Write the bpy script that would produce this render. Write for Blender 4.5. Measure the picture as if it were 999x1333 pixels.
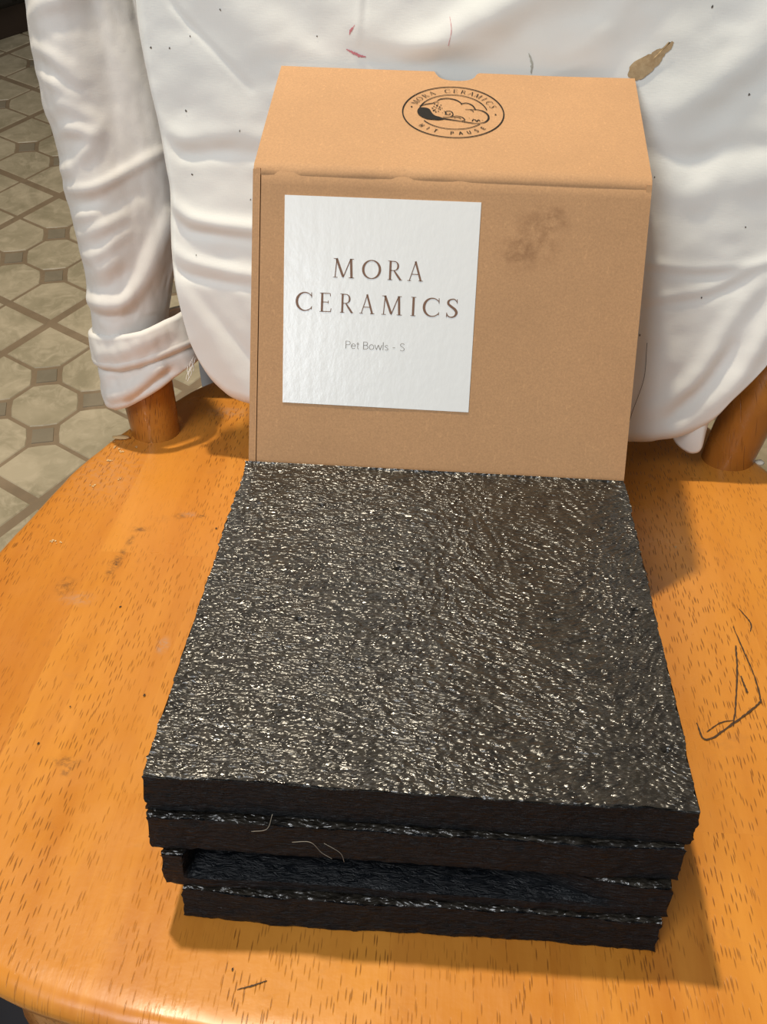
import bpy, math, random
import numpy as np
from mathutils import Vector, Matrix

for o in list(bpy.data.objects): bpy.data.objects.remove(o)
C = bpy.context.scene.collection
rng = np.random.default_rng(7); random.seed(7)

# ---------------------------------------------------------------- frame
# The chair seat is modelled in its own frame (z = 0 on the seat, y to the back) and
# slopes 11 degrees down to the back; g() brings that frame into the room.
TILT = math.radians(11)
CT, ST = math.cos(TILT), math.sin(TILT)
FLOOR_Z = -0.46
def g(p):
    p = np.asarray(p, float)
    return np.stack([p[..., 0], CT*p[..., 1] + ST*p[..., 2], -ST*p[..., 1] + CT*p[..., 2]], -1)

# ---------------------------------------------------------------- camera
cam_d = bpy.data.cameras.new('camera'); cam = bpy.data.objects.new('camera', cam_d); C.objects.link(cam)
cam_d.sensor_fit = 'VERTICAL'; cam_d.sensor_height = 24.0
cam_d.lens = 24.0*1400/1333; cam_d.clip_start = 0.01; cam_d.clip_end = 60
rr = g([0.99753709, 0.06681666, 0.02133763]); uu = g([-0.05475454, 0.55167792, 0.83225802]); ff = g([-0.0438372, 0.83137657, -0.5539777])
loc = g([0.09963357, -0.48998892, 0.37324827])
cam.matrix_world = Matrix(((rr[0], uu[0], -ff[0], loc[0]), (rr[1], uu[1], -ff[1], loc[1]), (rr[2], uu[2], -ff[2], loc[2]), (0, 0, 0, 1)))
bpy.context.scene.camera = cam

# ---------------------------------------------------------------- light and exposure
sc = bpy.context.scene
sc.view_settings.view_transform = 'Standard'; sc.view_settings.look = 'None'
sc.view_settings.gamma = 1; sc.view_settings.use_curve_mapping = False
sc.view_settings.exposure = 0.0
w = bpy.data.worlds.new('room_light'); sc.world = w; w.use_nodes = True
w.node_tree.nodes['Background'].inputs[0].default_value = (1.0, 0.93, 0.84, 1)
w.node_tree.nodes['Background'].inputs[1].default_value = 0.17
def light(name, kind, at_, energy, col, size=0.1, look=None, size_y=None):
    d = bpy.data.lights.new(name, kind); d.energy = energy; d.color = col
    if kind == 'AREA':
        d.size = size
        if size_y: d.shape = 'RECTANGLE'; d.size_y = size_y
    else: d.shadow_soft_size = size
    o = bpy.data.objects.new(name, d); C.objects.link(o)
    a = Vector(g(at_)); o.location = a
    if look is not None: o.rotation_euler = (Vector(g(look)) - a).to_track_quat('-Z', 'Y').to_euler()
    return o
lamp = light('ceiling_lamp_light', 'SPOT', (-0.33, 0.32, 2.2), 178, (1.0, 0.87, 0.66), 0.045, (0.10, -0.05, 0))
lamp.data.spot_size = math.radians(112); lamp.data.spot_blend = 1.0      # soft-edged cone added to dim the far floor
light('front_fill_light', 'AREA', (-0.70, -1.55, 1.95), 33, (0.94, 0.97, 1.0), 0.9, (0.05, 0.1, 0.1), 1.1)  # unseen fill added high in front to brighten card and cloth

light('far_window_light', 'AREA', (-0.62, -3.0, 0.98), 15, (0.86, 0.93, 1.0), 0.32, (0.05, 0.1, 0.1), 0.6)

# ---------------------------------------------------------------- noise helpers
_perm = np.random.default_rng(3).random((64, 64, 64))
def vnoise(x, y, z=0.0):
    x, y, z = np.broadcast_arrays(np.asarray(x, float), np.asarray(y, float), np.asarray(z, float))
    xi, yi, zi = np.floor(x).astype(int), np.floor(y).astype(int), np.floor(z).astype(int)
    fx, fy, fz = x-xi, y-yi, z-zi
    fx, fy, fz = [t*t*(3-2*t) for t in (fx, fy, fz)]
    r = 0
    for a in (0, 1):
        for b in (0, 1):
            for c in (0, 1):
                r = r + _perm[(xi+a) % 64, (yi+b) % 64, (zi+c) % 64]*(fx if a else 1-fx)*(fy if b else 1-fy)*(fz if c else 1-fz)
    return r*2-1
def fbm(x, y, z=0.0, n=3):
    r = 0; a = 1; s = 1
    for i in range(n):
        r = r + a*vnoise(x*s+i*7.3, y*s+i*3.1, np.asarray(z)*s+i*5.7); a *= .5; s *= 2.03
    return r
def sstep(e0, e1, x):
    t = np.clip((np.asarray(x, float)-e0)/(e1-e0), 0, 1); return t*t*(3-2*t)
def seg_dist(x, y, pl):
    best = np.full(np.shape(x), 1e9); along = np.zeros(np.shape(x)); n = len(pl)-1
    for i in range(n):
        ax, ay = pl[i]; bx, by = pl[i+1]; dx, dy = bx-ax, by-ay
        t = np.clip(((x-ax)*dx+(y-ay)*dy)/(dx*dx+dy*dy+1e-12), 0, 1)
        d = np.hypot(x-ax-t*dx, y-ay-t*dy)
        m = d < best; best = np.where(m, d, best); along = np.where(m, (i+t)/n, along)
    return best, along

# ---------------------------------------------------------------- mesh helpers
def obj(name, verts, faces, mat, parent=None, smooth=True, sharp=None, base=None):
    """One mesh object from points in the seat frame. base = its origin in the seat frame."""
    v = np.asarray(verts, float)
    W_ = g(v)
    if parent is not None: org = np.array(parent['_org'])
    else: org = g(base) if base is not None else g(v.mean(0))
    me = bpy.data.meshes.new(name)
    me.from_pydata((W_-org).tolist(), [], [list(map(int, f)) for f in faces])
    at = me.attributes.new('sc', 'FLOAT_VECTOR', 'POINT'); at.data.foreach_set('vector', v.astype(np.float32).ravel())
    if smooth: me.polygons.foreach_set('use_smooth', [True]*len(me.polygons))
    me.materials.append(mat); me.update()
    if sharp and smooth: me.set_sharp_from_angle(angle=math.radians(sharp))
    o = bpy.data.objects.new(name, me); C.objects.link(o)
    if parent is not None: o.parent = parent; o['_org'] = parent['_org']
    else: o.location = org; o['_org'] = org.tolist()
    return o
def thing(name, label, cat, base, group=None):
    o = bpy.data.objects.new(name, None); C.objects.link(o); o.empty_display_size = .02
    o.location = g(base); o['_org'] = g(base).tolist(); o['label'] = label; o['category'] = cat
    if group: o['group'] = group
    return o
def grid_faces(nu, nv, wrap_u=False):
    i = np.arange(nu if wrap_u else nu-1); j = np.arange(nv-1)
    I, J = np.meshgrid(i, j, indexing='ij'); I2 = (I+1) % nu
    return np.stack([I*nv+J, I2*nv+J, I2*nv+J+1, I*nv+J+1], -1).reshape(-1, 4)
def prism(poly_yz, x0, x1, ):
    """extrude a y-z polygon along x"""
    n = len(poly_yz)
    v = [(x0, y, z) for y, z in poly_yz]+[(x1, y, z) for y, z in poly_yz]
    f = [tuple(range(n)), tuple(range(2*n-1, n-1, -1))]+[(i, i+n, (i+1) % n+n, (i+1) % n) for i in range(n)]
    return v, f
def bevel(o, w_=.0006, seg=2):
    m = o.modifiers.new('bevel', 'BEVEL'); m.width = w_; m.segments = seg; m.limit_method = 'ANGLE'; m.angle_limit = math.radians(40)
def catmull(pts, n=8, closed=False):
    P = [np.array(p, float) for p in pts]; out = []; N = len(P)
    for i in range(N if closed else N-1):
        p0 = P[(i-1) % N] if closed or i > 0 else P[0]*2-P[1]
        p1, p2 = P[i], P[(i+1) % N]
        p3 = P[(i+2) % N] if closed or i+2 < N else P[-1]*2-P[-2]
        for k in range(n):
            t = k/n
            out.append(.5*((2*p1)+(-p0+p2)*t+(2*p0-5*p1+4*p2-p3)*t*t+(-p0+3*p1-3*p2+p3)*t**3))
    if not closed: out.append(P[-1])
    return np.array(out)
def lathe(axis_pts, radii, n=32, jitter=0, seed=0):
    """tube with given radii along a polyline in the seat frame"""
    A = np.array(axis_pts, float); V = []
    for i in range(len(A)):
        t = A[min(i+1, len(A)-1)]-A[max(i-1, 0)]; t /= np.linalg.norm(t)
        a = np.cross(t, [0, 1, 0]); 
        if np.linalg.norm(a) < .1: a = np.cross(t, [1, 0, 0])
        a /= np.linalg.norm(a); b = np.cross(t, a)
        for k in range(n):
            th = 2*math.pi*k/n; V.append(A[i]+radii[i]*(math.cos(th)*a+math.sin(th)*b))
    m = len(A); F = [(i*n+k, i*n+(k+1) % n, (i+1)*n+(k+1) % n, (i+1)*n+k) for i in range(m-1) for k in range(n)]
    F += [tuple(range(n-1, -1, -1)), tuple((m-1)*n+k for k in range(n))]
    return V, F

# ---------------------------------------------------------------- materials
class NT:
    def __init__(s, name, rough=.5, base=(.5, .5, .5)):
        s.m = bpy.data.materials.new(name); s.m.use_nodes = True; s.t = s.m.node_tree
        s.b = s.t.nodes['Principled BSDF']; s.b.inputs['Roughness'].default_value = rough
        s.b.inputs['Base Color'].default_value = (*base, 1)
    def n(s, kind, **kw):
        nd = s.t.nodes.new(kind)
        for k, v in kw.items():
            if k in nd.inputs.keys(): s.put(nd.inputs[k], v)
            else: setattr(nd, k, v)
        return nd
    def put(s, inp, v):
        if isinstance(v, bpy.types.NodeSocket): s.t.links.new(v, inp)
        elif hasattr(v, 'outputs'): s.t.links.new(v.outputs[0], inp)
        else: inp.default_value = v
    def sc(s): return s.n('ShaderNodeAttribute', attribute_name='sc').outputs['Vector']
    def mapping(s, vec, scale=(1, 1, 1), rot=(0, 0, 0), loc=(0, 0, 0)):
        return s.n('ShaderNodeMapping', Vector=vec, Scale=scale, Rotation=rot, Location=loc).outputs[0]
    def noise(s, vec, scale, detail=2, rough=.5, dist=0):
        return s.n('ShaderNodeTexNoise', Vector=vec, Scale=scale, Detail=detail, Roughness=rough, Distortion=dist).outputs['Fac']
    def ramp(s, fac, stops, interp='LINEAR'):
        r = s.n('ShaderNodeValToRGB', Fac=fac); r.color_ramp.interpolation = interp
        e = r.color_ramp.elements
        while len(e) < len(stops): e.new(.5)
        for i, (p, c) in enumerate(stops):
            e[i].position = p; e[i].color = (*c, 1) if not isinstance(c, (int, float)) else (c, c, c, 1)
        return r.outputs[0]
    def mix(s, fac, a, b, mode='MIX'):
        m = s.n('ShaderNodeMix'); m.data_type = 'RGBA'; m.blend_type = mode
        s.put(m.inputs[0], fac)
        for i, v in ((6, a), (7, b)): s.put(m.inputs[i], (*v, 1) if isinstance(v, tuple) and len(v) == 3 else v)
        return m.outputs[2]
    def math(s, op, a, b=0.0, c=None):
        m = s.n('ShaderNodeMath', operation=op); s.put(m.inputs[0], a); s.put(m.inputs[1], b)
        if c is not None: s.put(m.inputs[2], c)
        return m.outputs[0]
    def color(s, v): s.put(s.b.inputs['Base Color'], v)
    def bump(s, h, strength=.5, dist=.001, prev=None):
        b = s.n('ShaderNodeBump', Height=h, Strength=strength, Distance=dist)
        if prev is not None: s.put(b.inputs['Normal'], prev)
        s.put(s.b.inputs['Normal'], b.outputs[0]); return b.outputs[0]
    def spot(s, vec, c, r, squash=(1, 1, 1)):
        """soft blob mask round c (1 in the middle, 0 from distance r)"""
        v = s.mapping(s.n('ShaderNodeVectorMath', operation='SUBTRACT', **{}).outputs[0], squash) if False else None
        sub = s.n('ShaderNodeVectorMath', operation='SUBTRACT'); s.put(sub.inputs[0], vec); s.put(sub.inputs[1], c)
        ml = s.n('ShaderNodeVectorMath', operation='MULTIPLY'); s.put(ml.inputs[0], sub.outputs[0]); s.put(ml.inputs[1], squash)
        ln = s.n('ShaderNodeVectorMath', operation='LENGTH'); s.put(ln.inputs[0], ml.outputs[0])
        mr = s.n('ShaderNodeMapRange', interpolation_type='SMOOTHSTEP'); s.put(mr.inputs[0], ln.outputs['Value'])
        mr.inputs[1].default_value = 0; mr.inputs[2].default_value = r; mr.inputs[3].default_value = 1; mr.inputs[4].default_value = 0
        return mr.outputs[0]
def plain(name, col, rough=.6):
    return NT(name, rough, col).m

# wood of the seat
_dk, _gy = (.09, .045, .018), (.40, .27, .20)
STAINS = [(-.0760, .0370, .006, (.7, 1.3, 0), .7, _dk), (-.0785, .0250, .0065, (1.8, .8, 0), .75, _dk), (-.0802, .0100, .008, (1.9, .8, 0), .8, _dk), (-.0813, .0010, .007, (1.3, .9, 0), 1, _dk), (-.0822, -.0080, .006, (1.5, .8, 0), .6, _dk),
          (-.0551, .0537, .006, (1, 1.3, 0), .7, _dk), (-.0500, .0560, .006, (.8, 1.4, 0), .55, _gy), (-.0420, .0548, .0045, (1, 1.2, 0), .9, _dk), (-.1030, -.0220, .010, (1.2, .8, 0), .55, _dk), (-.0930, -.0330, .011, (.8, 1.2, 0), .45, _gy),
          (-.0370, -.0670, .0075, (1.5, .8, 0), .8, _gy), (-.0620, -.1510, .008, (.7, 1.6, 0), .7, _dk), (-.0600, -.1560, .006, (1.5, 1, 0), .8, _dk), (.12, .20, .03, (1, 1, 0), .3, _dk), (-.05, .19, .02, (.8, 1.5, 0), .45, _gy), (-.115, .10, .04, (1, .7, 0), .25, _gy)]
def wood(name, axis='y', light_=(.62, .245, .034), dark=(.47, .155, .016), boards=True, gloss=.33, relief=1.0):
    M = NT(name, gloss); v = M.sc()
    if axis == 'z': v = M.mapping(v, rot=(math.radians(90), 0, 0))
    if boards:
        br = M.n('ShaderNodeTexBrick', Vector=M.mapping(v, rot=(0, 0, math.radians(90)), loc=(.013, .031, 0)), Scale=1.0)
        br.inputs['Color1'].default_value = (0, 0, 0, 1); br.inputs['Color2'].default_value = (1, 1, 1, 1)
        br.inputs['Mortar'].default_value = (.5, .5, .5, 1); br.inputs['Mortar Size'].default_value = .00015
        br.inputs['Brick Width'].default_value = .36; br.inputs['Row Height'].default_value = .062
        brd = br.outputs['Color']
    else: brd = M.noise(v, 3)
    off = M.n('ShaderNodeVectorMath', operation='MULTIPLY_ADD'); M.put(off.inputs[0], brd); M.put(off.inputs[1], (.3, 1.7, 3.1)); M.put(off.inputs[2], v)
    vv = off.outputs[0]
    g1 = M.noise(M.mapping(vv, (55, 5, 20)), 1, 4, .6, .6)
    g2 = M.noise(M.mapping(vv, (9, 2.2, 5)), 1, 3, .5)
    col = M.mix(M.ramp(g1, [(.3, 0), (.72, 1)]), dark, light_)
    col = M.mix(M.math('MULTIPLY', M.ramp(g2, [(.35, 0), (.7, 1)]), .55), col, (.72, .315, .050))
    col = M.mix(M.math('MULTIPLY', brd, .22), col, (.52, .19, .032))
    # pores: short dark dashes along the grain
    def pores(sx, sy, thr, gate, seed):
        vo = M.n('ShaderNodeTexVoronoi', Vector=M.mapping(vv, (sx, sy, 60), loc=(seed, seed*2, 0)), Scale=1.0, Randomness=1.0)
        vo.feature = 'F1'; vo.voronoi_dimensions = '2D'
        sep = M.n('ShaderNodeSeparateColor', Color=vo.outputs['Color']).outputs[0]
        on = M.math('GREATER_THAN', sep, gate)
        d = M.n('ShaderNodeMapRange', Value=vo.outputs['Distance']); d.inputs[1].default_value = thr*.45; d.inputs[2].default_value = thr; d.inputs[3].default_value = 1; d.inputs[4].default_value = 0
        return M.math('MULTIPLY', on, d.outputs[0])
    dens = M.ramp(M.noise(M.mapping(vv, (26, 5, 5)), 1, 3), [(.38, 0.15), (.62, 1)])
    p = M.math('MULTIPLY', M.math('MAXIMUM', pores(700, 70, .22, .35, 1.7), pores(520, 40, .14, .45, 4.1)), dens)
    col = M.mix(M.math('MULTIPLY', p, .74), col, (.14, .042, .008))
    # wear: cloudy dirt
    wear = M.ramp(M.noise(v, 34, 5, .7), [(.60, 0), (.80, 1)])
    col = M.mix(M.math('MULTIPLY', wear, .35), col, (.30, .13, .045))
    if axis == 'y':   # rubbed-in dirt on the seat, each stain at its own place
        nz = M.ramp(M.noise(v, 260, 4, .75), [(.40, 0), (.60, 1)])
        for (x, y, r, sq, k, c) in STAINS:
            q = M.math('MULTIPLY', M.spot(v, (x, y, 0), r, sq), nz); col = M.mix(M.math('MULTIPLY', q, k), col, c)
    M.color(col)
    r = M.ramp(M.noise(v, 45, 4), [(.3, gloss-.08), (.8, gloss+.16)])
    M.put(M.b.inputs['Roughness'], r)
    h = M.math('ADD', M.math('MULTIPLY', p, -.6*relief), M.math('MULTIPLY', M.noise(v, 70, 3), .5))
    h = M.math('ADD', h, M.math('MULTIPLY', M.noise(M.mapping(vv, (500, 60, 60)), 1, 2), .16))
    h = M.math('ADD', h, M.math('MULTIPLY', M.noise(v, 420, 2), .10))
    M.bump(h, .45, .0009)
    M.b.inputs['Specular IOR Level'].default_value = .35; M.b.inputs['Coat Weight'].default_value = .18; M.b.inputs['Coat Roughness'].default_value = .22
    return M.m
WOOD = wood('lacquered_orange_wood')
POSTWOOD = wood('lacquered_post_wood', 'z', (.30, .095, .013), (.17, .048, .007), False, .24)

# dark polyethylene foam
def foam():
    M = NT('black_foam', .2); v = M.sc()
    # crinkled skin: small stretched blisters, their run turning slowly over the sheet
    wv = M.n('ShaderNodeTexNoise', Vector=v, Scale=22.0, Detail=1.0)
    wp = M.n('ShaderNodeVectorMath', operation='MULTIPLY_ADD'); M.put(wp.inputs[0], wv.outputs['Color']); M.put(wp.inputs[1], (.006, .014, .006)); M.put(wp.inputs[2], v)
    vo = M.n('ShaderNodeTexVoronoi', Vector=M.mapping(wp.outputs[0], (330, 760, 600), rot=(0, 0, .12)), Scale=1.0); vo.feature = 'SMOOTH_F1'; vo.inputs['Smoothness'].default_value = .35
    n1 = M.noise(M.mapping(wp.outputs[0], (260, 640, 500)), 1, 1.5, .5, .5)
    n2 = M.noise(v, 120, 3, .6)
    M.color(M.mix(M.ramp(n2, [(.35, 0), (.7, 1)]), (.012, .0105, .009), (.034, .029, .022)))
    M.put(M.b.inputs['Roughness'], M.ramp(M.noise(v, 200, 2), [(.35, .19), (.7, .34)]))
    h = M.math('ADD', M.math('MULTIPLY', vo.outputs['Distance'], -.9), M.math('MULTIPLY', n1, 1.3))
    M.bump(h, 1.0, .00062)
    M.b.inputs['Specular IOR Level'].default_value = .7
    return M.m
FOAM = foam()
def foam_cut():
    M = NT('cut_foam_edge', .34); v = M.sc()
    n1 = M.noise(M.mapping(v, (160, 400, 900)), 1, 4, .65, .8)
    M.color(M.mix(M.ramp(n1, [(.35, 0), (.7, 1)]), (.002, .003, .0045), (.007, .0085, .011)))  # same foam as the top; darkness of the unlit sides put into this colour
    M.bump(n1, 1.0, .0013); M.b.inputs['Specular IOR Level'].default_value = .22
    return M.m
CUT = foam_cut()

# kraft card
def card(name, base, stain=False):
    M = NT(name, .72); v = M.sc()
    n1 = M.noise(v, 900, 3, .7); n2 = M.noise(v, 16, 3, .6); n3 = M.noise(M.mapping(v, (700, 260, 260), rot=(.4, .2, .6)), 1, 2, .6, 1)
    a = base; b = tuple(min(1, c*1.22) for c in base); d = tuple(c*.70 for c in base)
    col = M.mix(M.ramp(n1, [(.35, 0), (.7, 1)]), a, b)
    col = M.mix(M.math('MULTIPLY', M.ramp(n3, [(.62, 0), (.72, 1)]), .45), col, tuple(min(1, c*1.5) for c in base))
    col = M.mix(M.math('MULTIPLY', M.ramp(M.noise(v, 1100, 1), [(.68, 0), (.75, 1)]), .4), col, d)
    col = M.mix(M.math('MULTIPLY', M.ramp(n2, [(.4, 0), (.75, 1)]), .25), col, d)
    if stain:
        # grease marks on the front, at their own place on the card
        for (x, z, r, k) in ((.146, .190, .020, .75), (.137, .181, .015, .7), (.155, .197, .011, .6)):
            sp = M.spot(v, (x, .05, z), r, (1, 0, 1))
            q = M.math('MULTIPLY', sp, M.ramp(M.noise(v, 120, 4, .7), [(.38, 0), (.62, 1)]))
            col = M.mix(M.math('MULTIPLY', q, k), col, (.24, .115, .045))
    M.color(col)
    M.bump(M.math('ADD', M.math('MULTIPLY', n1, .4), M.math('MULTIPLY', M.noise(v, 60, 2), .6)), .25, .0006)
    return M.m
KRAFT = card('kraft_card', (.44, .245, .115))
KRAFT_F = card('kraft_card_front', (.44, .245, .115), True)
EDGE = plain('card_edge', (.22, .115, .05), .8)
INK = plain('black_ink', (.010, .008, .006), .95)
BROWNINK = plain('brown_ink', (.19, .095, .05), .5)
GREYINK = plain('grey_ink', (.16, .13, .10), .5)
def sticker():
    M = NT('gloss_sticker', .2, (.82, .825, .81)); v = M.sc()
    fl = M.n('ShaderNodeTexWave', Vector=M.mapping(v, (1, 0, 0)), Scale=44, Distortion=.6, Detail=1); fl.bands_direction = 'X'
    h = M.math('ADD', M.math('MULTIPLY', fl.outputs['Fac'], .07), M.math('MULTIPLY', M.noise(M.mapping(v, (420, 240, 240)), 1, 3, .6), .35))
    h = M.math('ADD', h, M.math('MULTIPLY', M.noise(v, 90, 2), .5))
    M.bump(h, .30, .0007)
    M.b.inputs['Roughness'].default_value = .24
    return M.m
STICKER = sticker()

# white cotton
def cotton(name, base):
    M = NT(name, .85, base); v = M.sc()
    n = M.noise(v, 14, 3, .6); n2 = M.noise(v, 5, 2)
    col = M.mix(M.math('MULTIPLY', M.ramp(n, [(.45, 0), (.75, 1)]), .22), base, tuple(c*f for c, f in zip(base, (.86, .86, .80))))
    col = M.mix(M.math('MULTIPLY', M.ramp(n2, [(.5, 0), (.7, 1)]), .2), col, (.66, .72, .73))
    M.color(col)
    wv = M.math('ADD', M.noise(M.mapping(v, (1500, 1500, 300)), 1, 1), M.noise(M.mapping(v, (300, 300, 1500)), 1, 1))
    h = M.math('ADD', M.math('MULTIPLY', wv, .08), M.math('MULTIPLY', M.noise(v, 34, 3, .5, .3), .8))
    M.bump(h, .22, .0022)
    M.b.inputs['Sheen Weight'].default_value = .15
    return M.m
COTTON = cotton('white_cotton', (.80, .81, .78))
COTTON2 = cotton('white_cotton_sleeve', (.73, .70, .66))

# ================================================================ FLOOR (room frame)
def raw(name, verts, faces, mat, parent=None, loc=None, smooth=False):
    v = np.asarray(verts, float); org = np.array(loc if loc is not None else (0, 0, 0), float)
    me = bpy.data.meshes.new(name); me.from_pydata((v-org).tolist(), [], [list(map(int, f)) for f in faces])
    at = me.attributes.new('sc', 'FLOAT_VECTOR', 'POINT'); at.data.foreach_set('vector', v.astype(np.float32).ravel())
    me.materials.append(mat)
    if smooth: me.polygons.foreach_set('use_smooth', [True]*len(me.polygons))
    me.update(); o = bpy.data.objects.new(name, me); C.objects.link(o)
    if parent is not None: o.parent = parent
    o.location = org; return o
def tile_mat(name, a, b, c):
    M = NT(name, .42); v = M.n('ShaderNodeNewGeometry').outputs['Position']
    n = M.noise(v, 11, 4, .62, .8); n2 = M.noise(v, 34, 4, .65, 1.2)
    col = M.mix(M.ramp(n, [(.36, 0), (.66, 1)]), a, b)
    col = M.mix(M.math('MULTIPLY', M.ramp(n2, [(.48, 0), (.68, 1)]), .6), col, c)
    M.color(col); M.bump(n2, .25, .001)
    return M.m
GROUT = tile_mat('grout_line', (.22, .16, .10), (.27, .20, .13), (.19, .145, .095))
TILE = tile_mat('beige_vinyl_tile', (.31, .265, .175), (.47, .40, .28), (.54, .46, .33))
TILE_S = tile_mat('taupe_small_tile', (.20, .17, .12), (.27, .225, .16), (.24, .20, .145))
fx0, fx1, fy0, fy1 = -2.4, 1.8, -1.4, 3.6
fv = [(x, y, z) for z in (FLOOR_Z-.05, FLOOR_Z) for x, y in ((fx0, fy0), (fx1, fy0), (fx1, fy1), (fx0, fy1))]
floor = raw('floor', fv, [(3, 2, 1, 0), (4, 5, 6, 7), (0, 1, 5, 4), (1, 2, 6, 5), (2, 3, 7, 6), (3, 0, 4, 7)], GROUT)
floor['kind'] = 'structure'; floor['label'] = 'patterned beige vinyl floor of clipped tiles around small taupe squares'
O2 = np.array([-.475, .877]); E1 = np.array([.235, -.140])/3; E2 = np.array([-.140, -.235])/3
R_c, U_c, F_c, L_c = [np.array(t, float) for t in (rr, uu, ff, loc)]
def to_px(p):
    d = np.asarray(p)-L_c; w_ = d @ F_c
    return 499.5+1400*(d @ R_c)/w_, 666.5-1400*(d @ U_c)/w_, w_
def clip_poly(i, j):
    """outline of tile (i,j) of the 3x3 block, corners clipped where a small square sits"""
    cps = {(0, 0): i > 0 and j > 0, (1, 0): i < 2 and j > 0, (1, 1): i < 2 and j < 2, (0, 1): i > 0 and j < 2}
    c = .27; gp = .032; gb = .075
    x0 = gb if i == 0 else gp; x1 = 1-(gb if i == 2 else gp); y0 = gb if j == 0 else gp; y1 = 1-(gb if j == 2 else gp)
    P = []
    for (a, b), (h1, h2) in (((0, 0), ((0, 1), (1, 0))), ((1, 0), ((-1, 0), (0, 1))), ((1, 1), ((0, -1), (-1, 0))), ((0, 1), ((1, 0), (0, -1)))):
        X = x1 if a else x0; Y = y1 if b else y0
        if cps[(a, b)]:
            q = c
            p1 = (X+h1[0]*q, Y+h1[1]*q); p2 = (X+h2[0]*q, Y+h2[1]*q)
            mid = ((p1[0]+p2[0])/2*.93+X*.07, (p1[1]+p2[1])/2*.93+Y*.07)
            P += [p1, mid, p2]
        else: P.append((X, Y))
    return P
def tile_geo(poly, h=.0012, bev=.012):
    P = np.array(poly); c = P.mean(0); n = len(P)
    inner = c+(P-c)*(1-bev*2)
    v = [(x, y, 0) for x, y in P]+[(x, y, h) for x, y in inner]
    f = [tuple(range(n, 2*n))]+[(k, (k+1) % n, (k+1) % n+n, k+n) for k in range(n)]
    return v, f
def place(vs, bi, bj):
    out = []
    for x, y, z in vs:
        p = O2+(bi*3+x)*E1+(bj*3+y)*E2; out.append((p[0], p[1], FLOOR_Z+z))
    return out
tiles = []
SQ = .215
for bi in range(-9, 9):
    for bj in range(-9, 9):
        cen = O2+(bi*3+1.5)*E1+(bj*3+1.5)*E2
        if not (fx0+.15 < cen[0] < fx1-.15 and fy0+.15 < cen[1] < fy1-.15): continue
        for i in range(3):
            for j in range(3):
                v_, f_ = tile_geo([(i+a, j+b) for a, b in clip_poly(i, j)])
                tiles.append(('tile', (i, j), bi, bj, v_, f_, TILE))
        for i in (1, 2):
            for j in (1, 2):
                v_, f_ = tile_geo([(i+a*SQ, j+b*SQ) for a, b in ((-1, 0), (0, -1), (1, 0), (0, 1))])
                tiles.append(('small_tile', (i, j), bi, bj, v_, f_, TILE_S))
meshes = {}; scored = []
for t in tiles:
    wv = np.array(place(t[4], t[2], t[3])); c = wv.mean(0); px, py, dd = to_px(c)
    vis = dd > .1 and ((-50 < px < 300 and -40 < py < 780) or (975 < px < 1030 and 520 < py < 620))
    scored.append((0 if vis else 1, dd, t, wv, c))
scored.sort(key=lambda s: (s[0], s[1]))
rest_v, rest_f = {}, {}
for k, (nv, dd, t, wv, c) in enumerate(scored):
    if nv == 0 and k < 290:
        key = (t[0], t[1])
        if key not in meshes:
            me = bpy.data.meshes.new(t[0]); me.from_pydata((wv-c).tolist(), [], t[5]); me.materials.append(t[6]); me.update(); meshes[key] = me
        o = bpy.data.objects.new(t[0], meshes[key]); C.objects.link(o); o.parent = floor; o.location = c
    else:
        L = rest_v.setdefault(t[0], []); F = rest_f.setdefault(t[0], []); b = len(L)
        L += wv.tolist(); F += [tuple(q+b for q in f) for f in t[5]]
for kname, m_ in (('tile', TILE), ('small_tile', TILE_S)):
    o = raw('distant_'+kname+'s', rest_v[kname], rest_f[kname], m_, floor); o['kind'] = 'stuff'

WALLP = plain('warm_wall_paint', (.42, .36, .27), .85)
def wall(name, a, b):
    v = [(x, y, z) for z in (FLOOR_Z, 2.1) for x, y in ((a[0], a[1]), (b[0], a[1]), (b[0], b[1]), (a[0], b[1]))]
    o = raw(name, v, [(3, 2, 1, 0), (4, 5, 6, 7), (0, 1, 5, 4), (1, 2, 6, 5), (2, 3, 7, 6), (3, 0, 4, 7)], WALLP); o['kind'] = 'structure'
wall('wall_back', (fx0-.1, fy1), (fx1+.1, fy1+.1)); wall('wall_left', (fx0-.1, fy0), (fx0, fy1))

# ================================================================ DARK CABINET by the far floor
def cabinet():
    a = np.array([-.864, 1.9435]); d = np.array([.63, .777]); d /= np.linalg.norm(d); nrm = np.array([-d[1], d[0]])
    root = bpy.data.objects.new('cabinet', None); C.objects.link(root)
    root.location = (a[0], a[1], FLOOR_Z); root['label'] = 'dark cabinet base standing on the tiled floor behind the sleeve'; root['category'] = 'cabinet'
    def bx(name, u0, u1, n0, n1, z0, z1, m, bev=.002):
        v = []
        for z in (z0, z1):
            for u, q in ((u0, n0), (u1, n0), (u1, n1), (u0, n1)):
                p = a+d*u+nrm*q; v.append((p[0], p[1], FLOOR_Z+z))
        o = raw(name, v, [(3, 2, 1, 0), (4, 5, 6, 7), (0, 1, 5, 4), (1, 2, 6, 5), (2, 3, 7, 6), (3, 0, 4, 7)], m, None, (a[0], a[1], FLOOR_Z))
        o.parent = root; o.location = (0, 0, 0); bevel(o, bev, 2); return o
    brown = plain('dark_brown_plinth', (.035, .02, .012), .55); blk = plain('near_black_wood', (.012, .010, .009), .45)
    bx('plinth', -.45, .45, 0, .44, 0.0005, .062, brown)
    bx('body', -.46, .46, -.004, .46, .063, .78, blk)
    for k in (-1, 1): bx('door', -.455 if k < 0 else .005, -.005 if k < 0 else .455, -.024, -.005, .075, .77, blk, .003)
cabinet()

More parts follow.
